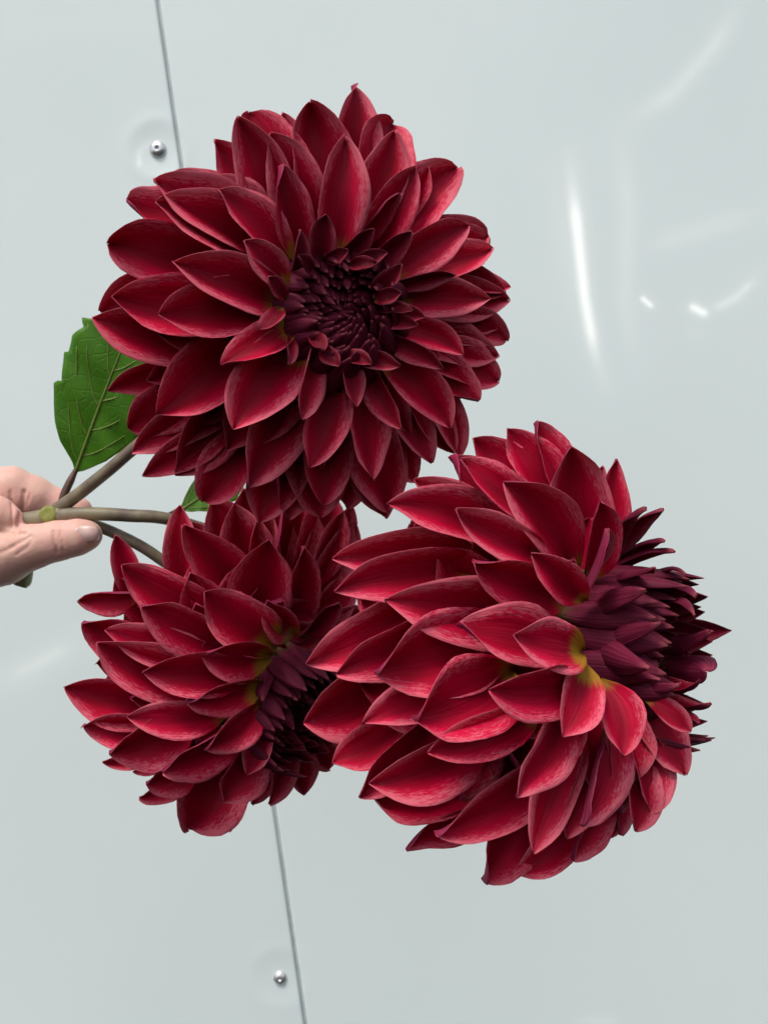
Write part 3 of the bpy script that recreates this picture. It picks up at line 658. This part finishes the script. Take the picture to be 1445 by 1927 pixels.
# cut end of a side shoot hanging below the fist
M_PALE = simple('pale_shoot', (0.28, 0.35, 0.19), (0.34, 0.41, 0.23), 100.0, 0.6).m
tube('side_shoot', [at(70, 1010, HD + .05), at(55, 1055, HD + .055), at(42, 1092, HD + .06), at(38, 1103, HD + .06)], [9*px, 13*px, 19*px, 14*px], M_PALE, stalk)

# ------------------------------------------------------------------ the hand
def capsule_field(parts, vox):
    pts = np.array([p for c in parts for p in (c[0], c[2])]); rr = max(max(c[1], c[3]) for c in parts)
    lo = pts.min(0) - rr - 3 * vox; hi = pts.max(0) + rr + 3 * vox
    return lo, hi
hand_parts = []
def cap(p, r, q, s, k=0.006): hand_parts.append((np.array(p), r * px, np.array(q), s * px, k))
def chain(lst):
    for (x, y, dz, r), (x2, y2, dz2, r2) in zip(lst[:-1], lst[1:]): cap(at(x, y, HD + dz), r, at(x2, y2, HD + dz2), r2)
chain([(-150, 1060, .012, 78), (-60, 1058, .004, 66), (5, 1046, -.004, 53), (58, 1030, -.009, 40), (108, 1018, -.010, 35), (150, 1010, -.009, 31), (166, 1007, -.008, 25)])     # thumb
chain([(-150, 960, .03, 85), (-60, 935, .028, 62), (18, 927, .024, 49), (60, 938, .026, 43), (112, 956, .030, 34), (146, 962, .031, 29)])             # index finger
chain([(-150, 1000, .06, 90), (-60, 985, .055, 60), (20, 980, .056, 42), (80, 1010, .050, 34), (88, 1035, .042, 30)])                                 # middle finger
chain([(-150, 1040, .085, 80), (-60, 1020, .085, 55), (10, 1010, .082, 38), (50, 1020, .070, 32), (60, 1030, .06, 28)])                              # ring finger
chain([(-420, 1080, .05, 110), (-300, 1045, .045, 105), (-190, 1015, .042, 112), (-110, 1005, .040, 95)])                                                # wrist and palm
chain([(-80, 990, .000, 62), (-5, 972, -.006, 36), (20, 978, -.0065, 20), (27, 992, -.006, 15)])                                                                                  # web of skin
def build_hand():
    vox = 0.0011
    lo, hi = capsule_field(hand_parts, vox)
    nx, ny, nz = [int((hi[i] - lo[i]) / vox) + 1 for i in range(3)]
    xs = lo[0] + np.arange(nx) * vox; ys = lo[1] + np.arange(ny) * vox; zs = lo[2] + np.arange(nz) * vox
    Gx, Gy, Gz = np.meshgrid(xs, ys, zs, indexing='ij')
    acc = np.zeros_like(Gx); kk = 260.0
    for p, r, q, s, _ in hand_parts:
        d = q - p; l2 = d @ d
        t = np.clip(((Gx - p[0]) * d[0] + (Gy - p[1]) * d[1] + (Gz - p[2]) * d[2]) / l2, 0, 1)
        dist = np.sqrt((Gx - p[0] - t*d[0])**2 + (Gy - p[1] - t*d[1])**2 + (Gz - p[2] - t*d[2])**2) - (r + (s - r) * t)
        acc += np.exp(-np.clip(dist * kk * 2.6, -40, 40))
    D = -np.log(np.maximum(acc, 1e-18)) / (kk * 2.6)
    # surface nets
    sgn = D < 0
    c = np.zeros((nx-1, ny-1, nz-1), int)
    for dx in (0, 1):
        for dy in (0, 1):
            for dz in (0, 1): c += sgn[dx:nx-1+dx, dy:ny-1+dy, dz:nz-1+dz]
    act = (c > 0) & (c < 8)
    ids = -np.ones(act.shape, int); I = np.argwhere(act); ids[act] = np.arange(len(I))
    acc_p = np.zeros((len(I), 3)); cnt = np.zeros(len(I))
    corners = [(a, b, e) for a in (0, 1) for b in (0, 1) for e in (0, 1)]
    for ca in corners:
        for ax in range(3):
            if ca[ax] == 1: continue
            cb = list(ca); cb[ax] = 1
            da = D[I[:, 0]+ca[0], I[:, 1]+ca[1], I[:, 2]+ca[2]]; db = D[I[:, 0]+cb[0], I[:, 1]+cb[1], I[:, 2]+cb[2]]
            mk = (da < 0) != (db < 0)
            t = np.where(mk, da / np.where(mk, da - db, 1), 0)
            p = np.tile(np.array(ca, float), (len(I), 1)); p[:, ax] = t
            acc_p[mk] += p[mk]; cnt[mk] += 1
    V = lo + (I + acc_p / np.maximum(cnt, 1)[:, None]) * vox
    F = []
    for ax in range(3):
        o1, o2 = [(1, 2), (2, 0), (0, 1)][ax]
        sl_a = [slice(1, -1)] * 3; sl_b = [slice(1, -1)] * 3
        sl_a[ax] = slice(0, D.shape[ax]-1); sl_b[ax] = slice(1, D.shape[ax])
        A = sgn[tuple(sl_a)]; Bq = sgn[tuple(sl_b)]
        for e in np.argwhere(A != Bq):
            g = e.copy(); g[o1] += 1; g[o2] += 1
            def cell(u, v_):
                h = g.copy(); h[o1] -= u; h[o2] -= v_; return ids[tuple(h)]
            quad = [cell(1, 1), cell(0, 1), cell(0, 0), cell(1, 0)]
            if min(quad) < 0: continue
            F.append(tuple(int(x) for x in (quad if A[tuple(e)] else quad[::-1])))
    return V, F
m = NB('skin')
tcn = m.n('ShaderNodeTexCoord').outputs['Object']
s1 = m.noise(tcn, 45.0, 4.0); s2 = m.noise(tcn, 220.0, 5.0, 0.65); s3 = m.noise(tcn, 1200.0, 2.0)
skc = m.mix(m.ramp(s1, 0.32, 0.68), (0.60, 0.37, 0.29), (0.68, 0.37, 0.31))
skc = m.mix(m.ramp(s2, 0.5, 0.75, 0, 0.45), skc, (0.64, 0.27, 0.23))
m.L(skc, m.b.inputs['Base Color']); m.b.inputs['Roughness'].default_value = 0.52; m.b.inputs['Specular IOR Level'].default_value = 0.35
m.b.inputs['Subsurface Weight'].default_value = 0.25; m.b.inputs['Subsurface Radius'].default_value = (0.006, 0.002, 0.001); m.b.inputs['Subsurface Scale'].default_value = 0.6
hh = m.math('ADD', m.math('MULTIPLY', s2, 0.8), m.math('MULTIPLY', s3, 0.15))
m.L(m.bump(hh, 0.5, 0.0010), m.b.inputs['Normal'])
M_SKIN = m.m
HV, HF = build_hand()
hme = bpy.data.meshes.new('tmp'); hme.from_pydata(HV.tolist(), [], HF); hme.update()
hn = np.empty(len(HV) * 3, np.float32); hme.vertices.foreach_get('normal', hn); hn = hn.reshape(-1, 3); bpy.data.meshes.remove(hme)
hpx = np.stack([PW / 2 + HV[:, 0] / -HV[:, 2] * FPX, PH / 2 - HV[:, 1] / -HV[:, 2] * FPX], -1)
def segdist(P, pts):
    best = np.full(len(P), 1e9)
    for a, b in zip(pts[:-1], pts[1:]):
        a = np.array(a, float); b = np.array(b, float); d = b - a
        t = np.clip(((P - a) @ d) / (d @ d), 0, 1); best = np.minimum(best, np.linalg.norm(P - a - t[:, None] * d, axis=1))
    return best
dsp = np.zeros(len(HV))
for pts, wd, dp in (([(101, 1000), (104, 1022), (108, 1040)], 2.6, .0010), ([(114, 1000), (117, 1022), (121, 1036)], 2.2, .0007), ([(108, 1004), (110, 1024)], 2.0, .0005),
                    ([(46, 925), (42, 955), (34, 985), (30, 1004)], 4.0, .0018), ([(20, 925), (24, 960), (22, 1000)], 3.0, .0010), ([(56, 930), (50, 950), (49, 968)], 2.6, .0008),
                    ([(0, 1000), (20, 1002), (46, 1003)], 3.5, .0016), ([(58, 1008), (40, 1020), (18, 1030)], 3.0, .0008), ([(62, 1012), (52, 1030), (30, 1044)], 3.0, .0006), ([(0, 1040), (25, 1030)], 4.0, .0007)):
    dsp -= np.where(hn[:, 2] > 0.05, dp * np.exp(-(segdist(hpx, pts) / wd) ** 2), 0)
for cx, cy, rr_, dp in ((75, 930, 16, .0008), (34, 895, 18, .0010), (140, 1035, 18, .0006)):
    dsp += np.where(hn[:, 2] > 0, dp * np.exp(-((hpx[:, 0] - cx) ** 2 + (hpx[:, 1] - cy) ** 2) / rr_ ** 2), 0)
HV = HV + hn * dsp[:, None]
hand = link_mesh('hand', to_world(HV), HF, [M_SKIN], origin=world(at(0, 1000, HD + .02)))
tag(hand, 'bare hand gripping the dahlia stalk between thumb and curled fingers', 'hand')
# thumb nail
M_NAIL = simple('nail', (0.56, 0.36, 0.31), (0.62, 0.43, 0.38), 80.0, 0.3, 0.5).m
nailc = at(161, 1006, HD - .0186)
nV = []; nF = []
for j in range(9):
    for i in range(9):
        a, b = (i - 4) / 4, (j - 4) / 4
        u_ = a * math.sqrt(1 - 0.5 * b * b * 0.75); v_ = b * math.sqrt(1 - 0.5 * a * a * 0.75)
        nV.append(nailc + np.array([u_ * 0.0066, v_ * 0.0052 + 0.0003, -0.0020 * v_ * v_ - 0.0022 * u_ * abs(u_) - 0.0006 * u_ * u_]))
for j in range(8):
    for i in range(8): nF.append((j*9+i, j*9+i+1, (j+1)*9+i+1, (j+1)*9+i))
nV = np.array(nV); n0 = len(nV); nV = np.concatenate([nV, nV - np.array([0, 0, 0.0025])])
nF = nF + [tuple(x + n0 for x in f[::-1]) for f in nF]
per = [i for i in range(9)] + [j*9+8 for j in range(1, 9)] + [72+i for i in range(7, -1, -1)] + [j*9 for j in range(7, 0, -1)]
for a in range(len(per)):
    b = (a + 1) % len(per); nF.append((per[b], per[a], per[a] + n0, per[b] + n0))
link_mesh('thumbnail', to_world(nV), nF, [M_NAIL], hand)
